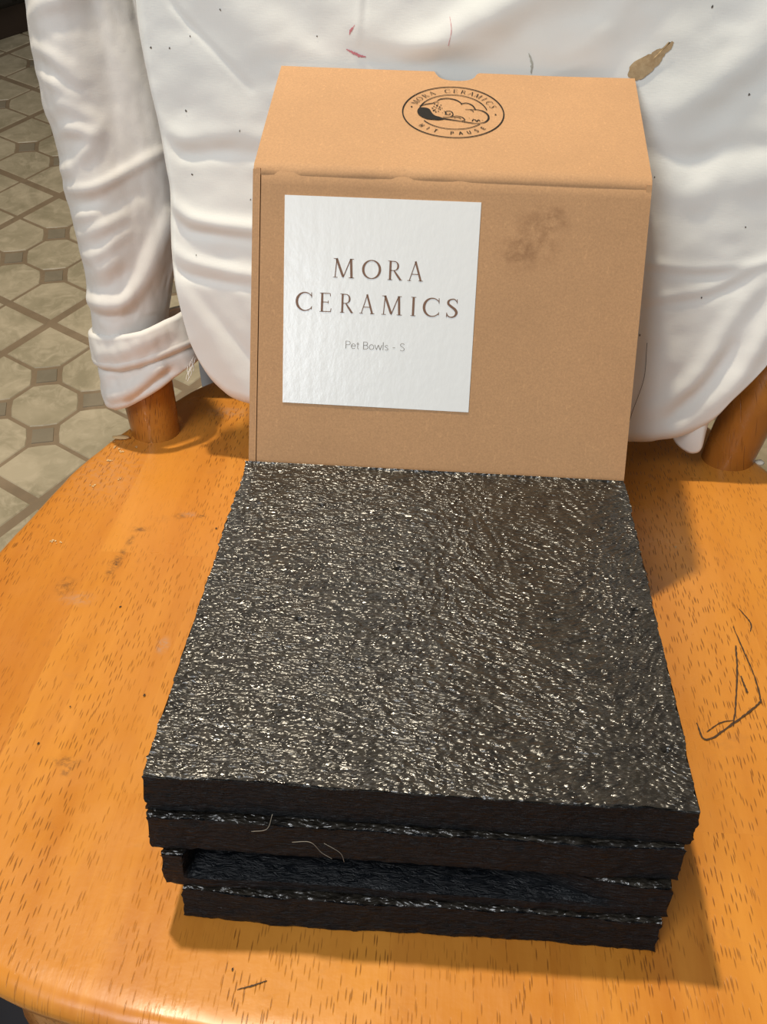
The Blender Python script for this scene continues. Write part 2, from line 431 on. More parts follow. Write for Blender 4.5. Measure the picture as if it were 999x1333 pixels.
# ================================================================ CHAIR
chair = thing('wooden_chair', 'orange lacquered wooden chair with round posts and a scratched, scooped seat', 'chair', (.1025, 0, 0))
half = [(.0, -.2835), (.057, -.2810), (.10, -.2755), (.13, -.2700), (.158, -.2620), (.198, -.243), (.234, -.20), (.254, -.14), (.2630, -.07), (.2590, 0), (.2515, .05), (.2415, .105), (.2265, .15), (.2050, .194), (.182, .235), (.148, .263), (.09, .276), (.0, .28)]
hc = catmull(half, 10)
out = np.concatenate([hc, np.stack([-hc[-2:0:-1, 0], hc[-2:0:-1, 1]], 1)])
NO = len(out)
# resample evenly
per = np.r_[0, np.cumsum(np.hypot(*np.diff(np.r_[out, out[:1]], axis=0).T))]
NR = 420; tt = np.linspace(0, per[-1], NR, endpoint=False)
cl_ = np.r_[out, out[:1]]
out = np.stack([np.interp(tt, per, cl_[:, 0]), np.interp(tt, per, cl_[:, 1])], 1)
tan = np.roll(out, -1, 0)-np.roll(out, 1, 0); tan /= np.linalg.norm(tan, axis=1)[:, None]
nor = np.stack([tan[:, 1], -tan[:, 0]], 1)       # outward for this winding
if (nor*out).sum() < 0: nor = -nor
prof = [(.016, 0), (.0085, -.0003), (.0060, -.0009), (.0040, -.0019), (.0024, -.0034), (.0011, -.0056), (.0005, -.0075), (.0016, -.0110), (.0038, -.0160), (.0068, -.0230), (.0100, -.0310), (.0145, -.0380), (.0220, -.0420)]
rings = []
def dish(x, y):
    d = np.hypot(x/.19, (y+.03)/.2)
    return -.0004*fbm(x*18, y*18, 1.0)+0.0*d
for t in np.linspace(0, 1, 44)[1:]:
    p = (out-nor*.016)*t; x, y = p[:, 0]+.1025, p[:, 1]
    rings.append(np.stack([x, y, np.clip(dish(x, y), -1, 0)*sstep(1.0, .8, t)-0.0002], 1))
for ins, z in prof[1:]:
    p = out-nor*ins; x, y = p[:, 0]+.1025, p[:, 1]
    jit = .0006*fbm(x*40, y*40, z*40)
    rings.append(np.stack([x+nor[:, 0]*jit, y+nor[:, 1]*jit, np.full(NR, z)], 1))
SV = np.concatenate([[[.1025, 0, -.0002]]]+rings); nr = len(rings)
SF = [(0, 1+k, 1+(k+1) % NR) for k in range(NR)]
for r in range(nr-1):
    b0, b1 = 1+r*NR, 1+(r+1)*NR
    SF += [(b0+k, b1+k, b1+(k+1) % NR, b0+(k+1) % NR) for k in range(NR)]
SF.append(tuple(1+(nr-1)*NR+k for k in range(NR-1, -1, -1)))
seat = obj('seat', SV, SF, WOOD, chair)

L10 = math.radians(10); UP = np.array([0, math.sin(L10), math.cos(L10)]); NRM = np.array([0, -math.cos(L10), math.sin(L10)])
def plane(y0, x, s, d=0):
    x, s, d = np.broadcast_arrays(*[np.asarray(t, float) for t in (x, s, d)])
    P = np.stack([x, np.full(x.shape, y0), np.zeros(x.shape)], -1)
    return P+s[..., None]*UP+d[..., None]*NRM
for sg, bx_, y0 in ((-1, -.0955, .1565), (1, .3005, .1600)):
    ss = np.array([-.012, -.004, 0, .02, .045, .08, .13, .19, .26, .33, .38])
    rad = np.array([.0162, .0166, .0169, .0178, .0184, .0186, .0180, .0168, .0155, .0145, .014])
    if sg < 0: rad = rad*.98; rad[5:] *= .9
    ax = [plane(y0, bx_+sg*(.14*s+.0 if sg < 0 else .27*s), s) for s in ss]
    V, F = lathe(ax, rad, 40); po = obj('back_post', V, F, POSTWOOD, chair, sharp=50)
# turned legs and stretchers under the seat, feet on the floor
def leg(x, y, dx, dy):
    top = np.array([x, y, -.036]); h = -FLOOR_Z
    wtop = g(top); foot = np.array([wtop[0]+dx, wtop[1]+dy, FLOOR_Z])
    # bring the foot back into the seat frame
    fs = np.array([foot[0], CT*foot[1]-ST*foot[2], ST*foot[1]+CT*foot[2]])
    tt_ = np.array([0, .06, .12, .16, .2, .3, .45, .6, .68, .72, .8, .92, 1.0])
    rd = np.array([.017, .019, .021, .0165, .0215, .0235, .0225, .019, .0205, .0165, .0155, .013, .0115])
    V, F = lathe([top+(fs-top)*t for t in tt_], rd, 28); obj('leg', V, F, POSTWOOD, chair, sharp=50)
    return top, fs
legs = [leg(-.0515, -.212, -.035, -.055), leg(.2565, -.205, .035, -.055), leg(-.045, .175, -.035, .055), leg(.25, .175, .035, .055)]
def rung(a, b, ta, tb, r=.0095):
    p = legs[a][0]+(legs[a][1]-legs[a][0])*ta; q = legs[b][0]+(legs[b][1]-legs[b][0])*tb
    t = np.linspace(0, 1, 9); V, F = lathe([p+(q-p)*k for k in t], r*(1+.35*np.sin(np.pi*t)), 20); obj('stretcher', V, F, POSTWOOD, chair, sharp=50)
rung(0, 2, .55, .55); rung(1, 3, .55, .55); rung(0, 1, .42, .42); rung(2, 3, .48, .48)

# marks on the seat: scratches, smudges and chips, each a thin raised or scored patch of its own
MARK = plain('dark_scratch', (.06, .028, .010), .7); SMUDGE = plain('grey_smudge', (.17, .085, .035), .7); CHIP = plain('pale_chip', (.62, .42, .20), .7)
GREYMARK = plain('grey_scuff', (.34, .22, .15), .6)
def ribbon2(pts, wid, n=6, ragged=0.0, seed=0):
    P = catmull(pts, n) if len(pts) > 2 else np.linspace(pts[0], pts[1], n+1)
    W2 = np.interp(np.linspace(0, 1, len(P)), np.linspace(0, 1, len(wid)), wid) if hasattr(wid, '__len__') else np.full(len(P), wid)
    T = np.gradient(P, axis=0); T /= np.linalg.norm(T, axis=1)[:, None]+1e-12; N = np.stack([-T[:, 1], T[:, 0]], 1)
    r = np.random.default_rng(seed); a = 1+ragged*(r.random(len(P))*2-1); b = 1+ragged*(r.random(len(P))*2-1)
    A = P+N*(W2*a/2)[:, None]; B = P-N*(W2*b/2)[:, None]; m = len(P)
    return np.concatenate([A, B]), [(k, k+1, m+k+1, m+k) for k in range(m-1)]
def merge(parts):
    V = []; F = []
    for v, f in parts:
        b = sum(len(q) for q in V); V.append(np.asarray(v, float)); F += [tuple(int(i)+b for i in t) for t in f]
    return np.concatenate(V), F
def seat_mark(name, parts, mat, z=.00022, label=None):
    V, F = merge(parts); o = obj(name, np.c_[V, np.full(len(V), z)], F, mat, chair, smooth=False)
    if label: o['label'] = label
    if 'speck' in name or 'chip' in name: o['kind'] = 'stuff'
    return o
scr = [([(.2678, -.0237), (.2692, -.0435), (.2706, -.0613), (.2701, -.0783), (.268, -.084), (.2542, -.0976), (.2376, -.1113), (.2347, -.1002)], [.0004, .0007, .0006, .0008, .0009, .0010, .0012, .0005]),
       ([(.2659, -.0397), (.2625, -.0601), (.2567, -.085), (.2522, -.1012)], [.0008, .0009, .0008, .0005]),
       ([(.2386, -.1059), (.2465, -.0991), (.2531, -.0968)], [.0004, .0007, .0004]),
       ([(.2743, -.0076), (.278, -.0195), (.2764, -.0272)], [.0005, .0009, .0004]), ([(.2636, -.0638), (.2643, -.0761)], [.0006, .0010])]
seat_mark('scratch', [ribbon2(p, w_, 10, .5, i) for i, (p, w_) in enumerate(scr)], MARK, label='dark angular scratch in the wood at the right')
seat_mark('scratch', [ribbon2([(.037, -.2575), (.0423, -.2555), (.0476, -.253)], [.0003, .0007, .0003], 8, .5, 3)], MARK)
def blobs(path, n, spread, size, seed):
    r = np.random.default_rng(seed); P = catmull(path, 8) if len(path) > 2 else np.linspace(path[0], path[1], 12); out_ = []
    for i in range(n):
        c = P[r.integers(len(P))]+r.normal(size=2)*spread; k = 9; th = np.linspace(0, 2*np.pi, k, endpoint=False)
        rad = size*(.35+r.random())*(.6+.7*r.random(k)); e = .4+.5*r.random()
        out_.append((np.stack([c[0]+rad*e*np.cos(th), c[1]+rad*np.sin(th)], 1), [tuple(range(k))]))
    return out_
S1 = [(-.0748, .0378), (-.0791, .036), (-.0779, .0228), (-.0797, .0097), (-.0813, -.0005), (-.0822, -.0079)]
seat_mark('dirt_speck', [b for i, p in enumerate([(-.03, .042), (-.071, -.1162), (-.037, -.105), (-.0674, -.0378), (.0338, -.2493), (-.0781, -.1414)]) for b in blobs([p, p], 2, .0001, .0009, 20+i)], MARK)
seat_mark('pale_chip', [b for i, p in enumerate([(-.1226, .1386), (-.1193, .1305), (-.1122, .1261), (-.1046, .1331), (-.1176, .1133), (-.1188, .0823), (-.105, .0922), (-.1212, .0185), (-.1252, .0181), (-.115, .129), (.2245, .0420), (.2476, .048)]) for b in blobs([p, (p[0]+.002, p[1]+.0005)], 4, .0007, .0008, 40+i)], CHIP)
def crumb(name, label, c, size, seed, mat):
    r = np.random.default_rng(seed); V = []; F = []; nu, nv_ = 12, 7
    for i in range(nu):
        for j in range(nv_):
            th = 2*np.pi*i/nu; ph = np.pi*j/(nv_-1); k = .7+.5*r.random() if 0 < j < nv_-1 else 1
            V.append((c[0]+size[0]*k*math.cos(th)*math.sin(ph), c[1]+size[1]*k*math.sin(th)*math.sin(ph), c[2]+size[2]*(1-math.cos(ph))))
    o = obj(name, V, grid_faces(nu, nv_, True), mat, None, base=c); o['label'] = label; o['category'] = 'crumb'
crumb('crumb', 'pale flaky crumb on the seat edge beside the left post', (-.1165, .1440, -.0003), (.0062, .0028, .0011), 3, CHIP)
crumb('crumb', 'white crumb on the seat behind the right post', (.3225, .1590, -.0030), (.0040, .0030, .0016), 5, plain('white_crumb', (.66, .6, .5), .8))

# ================================================================ FOAM PADS
def foam_pad(label, x0, x1, y0f, y1t, y1b, z0, z1, res, top, seed, amp=.0007, dents=(), cut=None):
    """one slab: loops run round the front, top, back and underside; y0f(x) is the front edge"""
    nx = int((x1-x0)/res)+1; xs = np.linspace(x0, x1, nx)
    fz = np.linspace(z0, z1, max(6, int((z1-z0)/.0011)))
    yf = y0f(xs)
    nt = int(abs(y1t-yf.min())/res)+1 if top else 14
    t = np.linspace(0, 1, nt)
    cols = []
    for i, x in enumerate(xs):
        cd = cut(x) if cut else 0.0
        a = [(x, yf[i]+cd*float(sstep(.30, .40, (z-z0)/(z1-z0))), z) for z in fz]
        b = [(x, yf[i]+cd+(y1t-yf[i]-cd)*q, z1) for q in t[1:]]
        c = [(x, y1t+(y1b-y1t)*q, z1+(z0-z1)*q) for q in (.33, .66, 1)]
        cols.append(a+b+c)
    V = np.array(cols); m = V.shape[1]; nf = len(fz)
    X, Y, Z = V[..., 0], V[..., 1], V[..., 2]
    D = np.zeros_like(V)
    n_front = fbm(X*330, Z*900+seed*9, Y*200, 3)
    D[:, :nf, 1] += (.0004*n_front+.0004*fbm(X*60, Z*120, seed))[:, :nf]
    wa = .9*fbm(X*13, Y*11, 2.0+seed, 2)
    XR, YR = X*np.cos(wa)-Y*np.sin(wa)*.0+Y*wa*.25, Y-X*wa*.25
    wrinkle = fbm(XR*260+seed, YR*560, seed, 2)-1.1
    D[:, nf-1:nf+nt-2, 2] += (amp*wrinkle+.0004*(fbm(X*35, Y*35, seed+2)-1))[:, nf-1:nf+nt-2]
    for (dx, dy, ln) in dents:
        q = np.exp(-((X-dx)/(ln*.75))**2-((Y-dy)/.0007)**2)
        D[:, nf-1:, 2] -= .0045*q[:, nf-1:]*(np.abs(Z-z1) < 1e-4)[:, nf-1:]
    # worn corners and ragged side edges
    ex = .0007*fbm(Y*300, Z*500, seed+5.0, 3)+.0004*fbm(Y*60, Z*90, seed)
    D[0, :, 0] += ex[0]; D[-1, :, 0] += ex[-1]
    D[:, nf-1, 1] += .0006; D[:, nf-1, 2] -= .0004
    D[:, 0, 1] += .0006
    V = V+D
    # the underside keeps its level
    V[:, 0, 2] = np.maximum(V[:, 0, 2], z0); V[..., 2] = np.maximum(V[..., 2], z0)
    F = []
    idx = np.arange(nx*m).reshape(nx, m)
    a = idx[:-1]; b = idx[1:]
    F = np.stack([a, b, np.roll(b, -1, 1), np.roll(a, -1, 1)], -1).reshape(-1, 4)
    F = [tuple(q) for q in F]+[tuple(idx[0][::1]), tuple(idx[-1][::-1])]
    o = obj('foam_pad', V.reshape(-1, 3), F, FOAM, None, True, 55, base=((x0+x1)/2, (yf.min()+y1t)/2, z0))
    o.data.materials.append(CUT)
    # front, back and the cut ends take the cut-edge material
    lab = np.zeros(len(o.data.polygons), np.int32)
    lf = np.tile((np.arange(m) < nf-1), nx-1)
    lab[:len(lf)] = lf; lab[-2:] = 1
    o.data.polygons.foreach_set('material_index', lab); o.data.update()
    o['label'] = label; o['category'] = 'foam pad'; o['group'] = 'stacked foam pads'
    return o
wob = lambda s, a=.0006: (lambda x: a*fbm(x*40, s, s, 2))
PT = .01862
foam_pad('black foam pad, topmost of the stack before the box, sparkling crinkled face', -.0003, .2012, lambda x: -.2228+wob(1)(x), -.0002, -.0068, 3*PT+.0004, 4*PT+.0005, .0007, True, 1, .00035,
         dents=[(.044, -.0374, .0016), (.0865, -.0882, .0022), (.0451, -.1287, .0012), (.1563, -.1183, .0026), (.1931, -.1079, .0018), (.1939, -.193, .0016), (.185, -.045, .001)])
foam_pad('black foam pad, second from the top, its front lip showing under the topmost', .0002, .1995, lambda x: -.2255+wob(2)(x)+.0012*sstep(.15, .2, x), -.0150, -.0150, 2*PT+.0004, 3*PT+.0001, .0011, True, 2, .0006)
def notch(x):
    return .012*float(sstep(.0120, .0165, x)*(1-sstep(.118, .192, x)))
foam_pad('black foam pad, third from the top, front edge scooped into a dark hollow', .0045, .1975, lambda x: -.2272+wob(3)(x)-.0006*sstep(.02, .0, x), -.0170, -.0170, PT+.0004, 2*PT+.0001, .0011, True, 3, .0006, cut=notch)
foam_pad('black foam pad, bottommost of the stack, resting on the wooden seat', .0110, .1962, lambda x: -.2290+wob(4, .0009)(x)-.0006*np.sin(x*30)+.0022*(x > 9), -.0165, -.0165, .0002, PT+.0001, .0011, True, 4, .0006)
# loose hairs caught on the pad edge
hv = []
for k, pts in enumerate([[(.055, -.2285, .050), (.062, -.2296, .052), (.066, -.2290, .046), (.070, -.2292, .043)], [(.040, -.2282, .054), (.046, -.2290, .057), (.048, -.2272, .063)], [(.067, -.2288, .051), (.073, -.2294, .047), (.0745, -.2286, .041)]]):
    A = catmull(pts, 8); hv.append(lathe(A, np.full(len(A), .00010), 5))
V, F = merge(hv); o = obj('lint_thread', V, F, plain('pale_lint', (.30, .27, .22), .8), None)
o['label'] = 'pale wisps of lint clinging to the front edge of the foam stack'; o['category'] = 'lint'

# ================================================================ CARDBOARD BOX
LE, RI = .3581, .2642
cl, sl, cr, sr = math.cos(LE), math.sin(LE), math.cos(RI), math.sin(RI); TT = 4*PT; FY = .0034; HB = .1506; BW = .2015; SB = -.0405; DB = .1
def Fp(x, s, d=0):
    x, s, d = np.broadcast_arrays(*[np.asarray(t, float) for t in (x, s, d)])
    return np.stack([x, FY+s*sl-d*cl, TT+s*cl+d*sl], -1)
def Lp(x, y, d=0):
    x, y, d = np.broadcast_arrays(*[np.asarray(t, float) for t in (x, y, d)])
    return np.stack([x, FY+HB*sl+y*cr-d*sr, TT+HB*cl+y*sr+d*cr], -1)
box = thing('cardboard_box', 'brown kraft cardboard box with white label, leaning on the chair back behind foam', 'box', (BW/2, .075, 0))
def slab(name, P0, nu, nv, thick, mat, parent, umap, flip=False, sharp=40):
    """panel from a (u,v)->point map with thickness towards -normal (d)"""
    u = np.linspace(0, 1, nu); v = np.linspace(0, 1, nv); U, Vv = np.meshgrid(u, v, indexing='ij')
    A = umap(U, Vv, 0.0).reshape(-1, 3); B = umap(U, Vv, -thick).reshape(-1, 3); n = nu*nv
    F = [tuple(f) for f in grid_faces(nu, nv)]; F2 = [tuple(q+n for q in f[::-1]) for f in F]
    idx = np.arange(n).reshape(nu, nv); bd = list(idx[:, 0])+list(idx[-1, 1:])+list(idx[-2::-1, -1])+list(idx[0, -2:0:-1])
    S_ = [(bd[k], bd[k]+n, bd[(k+1) % len(bd)]+n, bd[(k+1) % len(bd)]) for k in range(len(bd))]
    return obj(name, np.concatenate([A, B]), F+F2+S_, mat, parent, True, sharp)
TH = .0028
# front panel, its top edge crushed a little under the lid crease
def front(U, V_, d):
    x = .0043+U*(BW-.0043-.0003); s = SB+V_*(HB-.0020-SB)
    top = sstep(.965, 1, V_)
    crush = top*(.0010*fbm(x*70, 3.3, 1.0, 2))*sstep(.16, .05, x)
    return Fp(x, s-crush*.7, d-.0012*sstep(.985, 1, V_)+.00010*fbm(x*30, s*30, 2.0)+crush*.4)
slab('front_panel', None, 120, 60, TH, KRAFT_F, box, front)
def side(xc, out_):
    def f(U, V_, d):
        s = SB+V_*(HB-.0012-SB); dep = -.0001-U*(DB-.0002)
        x = xc+out_*(.0+d) + 0*U
        return Fp(x+0*s, s, dep)
    return f
# left side: its folded edge shows as the narrow strip beside the front panel
def strip(U, V_, d):
    a = U*1.0; s = SB+V_*(HB-.0006-SB)
    th = a*math.pi/2
    x = .0042-.0040*np.sin(th)-d*0; dep = -.0040*(1-np.cos(th))
    return Fp(x-.0004-(-d)*0, s, dep+d)
slab('side_fold', None, 7, 40, .0016, KRAFT, box, strip)
slab('side_panel', None, 4, 4, TH, KRAFT, box, side(.0000, -1))
slab('side_panel', None, 4, 4, TH, KRAFT, box, side(BW-.0003, 1))
slab('back_panel', None, 4, 4, TH, KRAFT, box, lambda U, V_, d: Fp(.003+U*(BW-.0066), SB+.003+V_*(HB-.006-SB), -DB+.003+d*-1+0*U-.0))
slab('bottom_panel', None, 4, 4, TH, KRAFT, box, lambda U, V_, d: Fp(.003+U*(BW-.0066), SB-d+0*U, -TH-.0005-V_*(DB-.010)))
slab('inner_flap', None, 4, 4, TH, KRAFT, box, lambda U, V_, d: Fp(.004+U*(BW-.0086), HB-.006+d+0*U, -.006-V_*(DB-.02)))
# lid: rises towards the back, thumb notch in its free edge, rounded crease at the front
LD = .1071
def lid(U, V_, d):
    x = .0002+U*(BW-.0004); x = x+.0
    r = (x-.1005)/.0118
    notch_ = np.where(np.abs(r) < 1, .0098*np.sqrt(np.clip(1-np.abs(r)**2.6, 0, 1)), 0)+.0012*np.exp(-((np.abs(x-.1005)-.0118)/.002)**2)*0
    lip = .0011*fbm(x*55, .4, 2.0, 2)*sstep(.17, .04, x)
    y0 = -.0016; y1 = LD-notch_
    y = y0+(y1-y0)*V_
    curl = .0034*(1-np.clip(V_*(LD/.006), 0, 1))**2
    tw = (.0006*fbm(x*14, y*14, 5.0, 2))
    edge = .0012*sstep(.9, 1, np.abs(U*2-1))*V_*0
    return Lp(x, y, d-curl+tw+lip*(1-sstep(0, .08, V_))-edge)
lid_o = slab('lid', None, 150, 50, TH, KRAFT, box, lid, sharp=60)
def ear(xc, out_):
    def f(U, V_, d):
        a = Fp(xc, HB-.0055, -.006); b = Lp(xc, LD-.012, -.004); c = Fp(xc, HB-.0055, -DB+.006)
        P0 = a; A = a+(b-a)*U[..., None]*.96; Bq = a+(c-a)*U[..., None]*.96
        P = A+(Bq-A)*V_[..., None]; P = P.copy(); P[..., 0] = xc+out_*d
        return P
    return f
slab('side_flap', None, 5, 5, .0020, KRAFT, box, ear(.0034, -1)); slab('side_flap', None, 5, 5, .0020, KRAFT, box, ear(BW-.0038, 1))

# label with its lettering
def lab(U, V_, d):
    P_ = [np.array(t) for t in ((.0178, .0313), (.1166, .0309), (.1166, .1376), (.0166, .1373))]
    u, v = U[..., None], V_[..., None]
    q = P_[0]*(1-u)*(1-v)+P_[1]*u*(1-v)+P_[2]*u*v+P_[3]*(1-u)*v
    return Fp(q[..., 0], q[..., 1], .0004+d+.00001*np.sin(q[..., 0]*900))
label = slab('label', None, 100, 12, .00025, STICKER, box, lab, sharp=60); label['label'] = 'glossy white square paper label'

def arc(cx, cy, rx, ry, a0, a1, n=20):
    t = np.radians(np.linspace(a0, a1, n)); return np.stack([cx+rx*np.cos(t), cy+ry*np.sin(t)], 1)
TK, TN = .112, .045
def _ser(x, y, w_): return (np.array([(x-w_/2, y), (x+w_/2, y)]), [.032, .032])
def SER(ch):
    if ch == 'M': return .92, [([(.07, 0), (.13, 1)], TN), ([(.12, 1), (.45, .06)], TK), ([(.45, .02), (.79, 1)], TN), ([(.80, 1), (.85, 0)], TK), _ser(.08, .016, .22), _ser(.85, .016, .26), _ser(.07, .984, .18), _ser(.85, .984, .18)]
    if ch == 'O':
        a = arc(.43, .5, .375, .47, 0, 360, 49); wv = .048+.062*np.abs(np.cos(np.linspace(0, 2*np.pi, 49)))**1.3; return .86, [(a, wv)]
    if ch == 'R': return .74, [([(.15, 0), (.15, 1)], TK), (np.concatenate([[(.15, .972)], arc(.34, .735, .215, .237, 90, -90, 16), [(.15, .498)]]), [.04, .045, .05, .09, .10, .09, .05, .045, .04]), ([(.34, .50), (.70, .02)], [.06, .11, .10]), _ser(.15, .016, .25), _ser(.73, .016, .12), _ser(.10, .984, .16)]
    if ch == 'A': return .78, [([(.07, 0), (.40, .99)], TN), ([(.39, 1.02), (.74, 0)], TK), ([(.19, .35), (.61, .35)], .04), _ser(.07, .016, .22), _ser(.74, .016, .26)]
    if ch == 'C': return .78, [(arc(.45, .5, .385, .475, 42, 318, 40), np.array([.04, .05, .06, .09, .115, .12, .115, .09, .06, .05, .04])), ([(.745, .99), (.755, .72)], .035), ([(.76, .26), (.75, .10)], .035)]
    if ch == 'E': return .64, [([(.14, 0), (.14, 1)], TK), ([(.14, .978), (.55, .978)], .042), ([(.14, .52), (.46, .52)], .04), ([(.14, .022), (.58, .022)], .042), ([(.55, .99), (.565, .83)], .035), ([(.58, 0), (.615, .2)], .035), ([(.46, .60), (.46, .44)], .03), _ser(.10, .984, .16), _ser(.10, .016, .16)]
    if ch == 'I': return .28, [([(.14, 0), (.14, 1)], TK), _ser(.14, .016, .25), _ser(.14, .984, .25)]
    if ch == 'S': return .56, [(catmull([(.46, .84), (.37, .96), (.24, .965), (.12, .88), (.11, .72), (.25, .57), (.39, .44), (.46, .28), (.40, .10), (.25, .025), (.12, .08), (.07, .20)], 5), np.array([.03, .05, .06, .08, .10, .115, .12, .11, .08, .06, .05, .03])), ([(.465, .98), (.475, .76)], .03), ([(.06, .26), (.055, .02)], .03)]
def SAN(ch, w_=.07):
    D = {
     'P': (.62, [[(.1, 0), (.1, 1)], np.concatenate([[(.1, .97)], arc(.36, .73, .2, .24, 90, -90, 12), [(.1, .49)]])]),
     'e': (.58, [np.concatenate([[(.07, .35)], [(.5, .35)], arc(.29, .33, .22, .32, 5, 320, 24)])]),
     't': (.36, [[(.16, .9), (.16, .12)], arc(.27, .12, .11, .11, 180, 275, 8), [(.03, .64), (.32, .64)]]),
     'B': (.64, [[(.1, 0), (.1, 1)], np.concatenate([[(.1, .97)], arc(.34, .75, .18, .22, 90, -90, 12), [(.1, .53)]]), np.concatenate([[(.1, .53)], arc(.36, .28, .21, .25, 90, -90, 12), [(.1, .03)]])]),
     'o': (.62, [arc(.31, .33, .24, .32, 0, 360, 28)]), 'w': (.82, [[(.03, .66), (.22, .02)], [(.22, .02), (.41, .66)], [(.41, .66), (.6, .02)], [(.6, .02), (.79, .66)]]),
     'l': (.22, [[(.1, 0), (.1, 1.05)]]), 's': (.48, [catmull([(.39, .58), (.24, .66), (.1, .56), (.12, .42), (.26, .34), (.38, .24), (.38, .09), (.22, .01), (.07, .09)], 4)]),
     '-': (.5, [[(.1, .38), (.38, .38)]]), 'S': (.6, [catmull([(.5, .86), (.38, .97), (.22, .97), (.1, .86), (.12, .68), (.28, .55), (.44, .42), (.5, .25), (.42, .07), (.25, .01), (.08, .12)], 4)]),
     ' ': (.32, []), 'H': (.72, [[(.1, 0), (.1, 1)], [(.6, 0), (.6, 1)], [(.1, .5), (.6, .5)]]), 'I': (.24, [[(.12, 0), (.12, 1)]]), 'T': (.66, [[(.33, 0), (.33, 1)], [(.04, .97), (.62, .97)]]),
     'A': (.72, [[(.04, 0), (.36, 1)], [(.36, 1), (.68, 0)], [(.16, .34), (.56, .34)]]), 'U': (.70, [np.concatenate([[(.1, 1)], arc(.35, .28, .25, .27, 180, 360, 14), [(.6, 1)]])]),
     'E': (.58, [[(.1, 0), (.1, 1)], [(.1, .97), (.5, .97)], [(.1, .5), (.46, .5)], [(.1, .03), (.5, .03)]])}
    a, st = D[ch]; return a, [(np.array(s_), w_) for s_ in st]
def glyph(strokes, fn):
    out_ = []
    for pts, w_ in strokes:
        P = np.array(pts, float)
        if len(P) == 2: P = np.linspace(P[0], P[1], 4)
        W2 = np.interp(np.linspace(0, 1, len(P)), np.linspace(0, 1, len(w_)), w_) if hasattr(w_, '__len__') else np.full(len(P), w_)
        T = np.gradient(P, axis=0); T /= np.linalg.norm(T, axis=1)[:, None]+1e-12; N = np.stack([-T[:, 1], T[:, 0]], 1)
        V = np.concatenate([P+N*W2[:, None]/2, P-N*W2[:, None]/2]); m = len(P)
        out_.append((fn(V), [(k, k+1, m+k+1, m+k) for k in range(m-1)]))
    return out_
def line_text(spec, base_s, h, font):
    """spec: (character, left edge, right edge) along the label"""
    out_ = []
    for ch, a, b in spec:
        adv, st = font(ch); V0 = np.concatenate([np.array(p, float) for p, _ in st]); lo, hi = V0[:, 0].min()-.04, V0[:, 0].max()+.04
        out_ += glyph(st, lambda V, a=a, b=b, lo=lo, hi=hi: np.stack([a+(V[:, 0]-lo)/(hi-lo)*(b-a), base_s+V[:, 1]*h], 1))
    return out_
k_ = (.0895-.0421)/(672-275); X_ = lambda c: .0421+(c-275)*k_
mora = line_text([(c, X_(a), X_(b)) for c, a, b in (('M', 275, 375), ('O', 405, 485), ('R', 512, 582), ('A', 598, 672))], .0973, .0097, SER)
k2 = (.1079-.0237)/(820-118); X2 = lambda c: .0237+(c-118)*k2
cer = line_text([(c, X2(a), X2(b)) for c, a, b in (('C', 118, 190), ('E', 218, 275), ('R', 307, 372), ('A', 392, 463), ('M', 487, 583), ('I', 613, 642), ('C', 670, 742), ('S', 768, 820))], .0796, .0097, SER)
def printed(name, parts, mat, parent, fn):
    V, F = merge(parts); return obj(name, fn(V), F, mat, parent, smooth=False)
onlab = lambda V: Fp(V[:, 0], V[:, 1], .00055)
printed('lettering', mora+cer, BROWNINK, label, onlab)
x = .0500; pb = []; adv_t = sum(SAN(c)[0] for c in 'Pet Bowls - S'); kk = (.0816-.0500)/adv_t
for c in 'Pet Bowls - S':
    a, st = SAN(c, .052); pb += glyph(st, lambda V, x=x: np.stack([x+V[:, 0]*kk, .0613+V[:, 1]*.0039], 1)); x += a*kk
printed('small_lettering', pb, GREYINK, label, onlab)

# round printed emblem on the lid
LX, LY, LR = .0999, .0620, .0278
onlid = lambda V: Lp(LX+V[:, 0]*LR, LY+V[:, 1]*LR, .00045+.0006*fbm((LX+V[:, 0]*LR)*14, (LY+V[:, 1]*LR)*14, 5.0, 2))
em = []
def st_(pts, w_): em.extend(glyph([(np.array(pts, float), w_)], lambda V: V))
N_ = lambda L: [((a-493)/375, -(b-425)/190) for a, b in L]
st_(arc(0, 0, .985, .985, 0, 360, 90), .026)
ri = .667
st_(arc(0, 0, ri, ri, 12, 172, 60), .020)
st_(arc(0, 0, ri, ri, 214, 322, 40), .020)
st_(catmull(N_([(365, 352), (395, 334), (450, 327), (505, 335), (540, 352), (553, 368)]), 6), [.008, .03, .03, .03, .02, .02])
st_(catmull(N_([(552, 361), (590, 355), (632, 370), (656, 400)]), 6), .026)
st_(catmull(N_([(608, 402), (655, 399), (705, 406), (742, 428), (752, 456), (735, 482), (700, 496), (640, 501), (560, 494)]), 6), [.012, .02, .026, .034, .036, .03, .02, .016, .012])
st_(catmull(N_([(580, 402), (610, 402), (632, 407), (640, 418)]), 5), .016)
st_(catmull(N_([(244, 392), (290, 376), (335, 368), (360, 358), (385, 362)]), 6), [.02, .03, .02, .012])
def blob_poly(L): P = catmull(N_(L), 5, True); c = P.mean(0); return np.vstack([P, c]), [(k, (k+1) % len(P), len(P)) for k in range(len(P))]
em.append(blob_poly([(231, 425), (245, 404), (285, 402), (318, 412), (338, 438), (362, 458), (400, 468), (430, 480), (400, 489), (350, 489), (300, 484), (258, 466), (236, 446)]))
st_(catmull(N_([(340, 470), (420, 478), (500, 486), (580, 494), (650, 500)]), 5), [.05, .04, .03, .02, .012])
st_(catmull(N_([(420, 468), (470, 464), (492, 448), (484, 428), (458, 420), (436, 430), (446, 446), (466, 446), (472, 438)]), 6), .020)
st_(catmull(N_([(480, 466), (520, 455), (560, 462), (580, 480), (560, 488)]), 6), .02)
st_(catmull(N_([(500, 470), (530, 464), (552, 474)]), 6), .016)
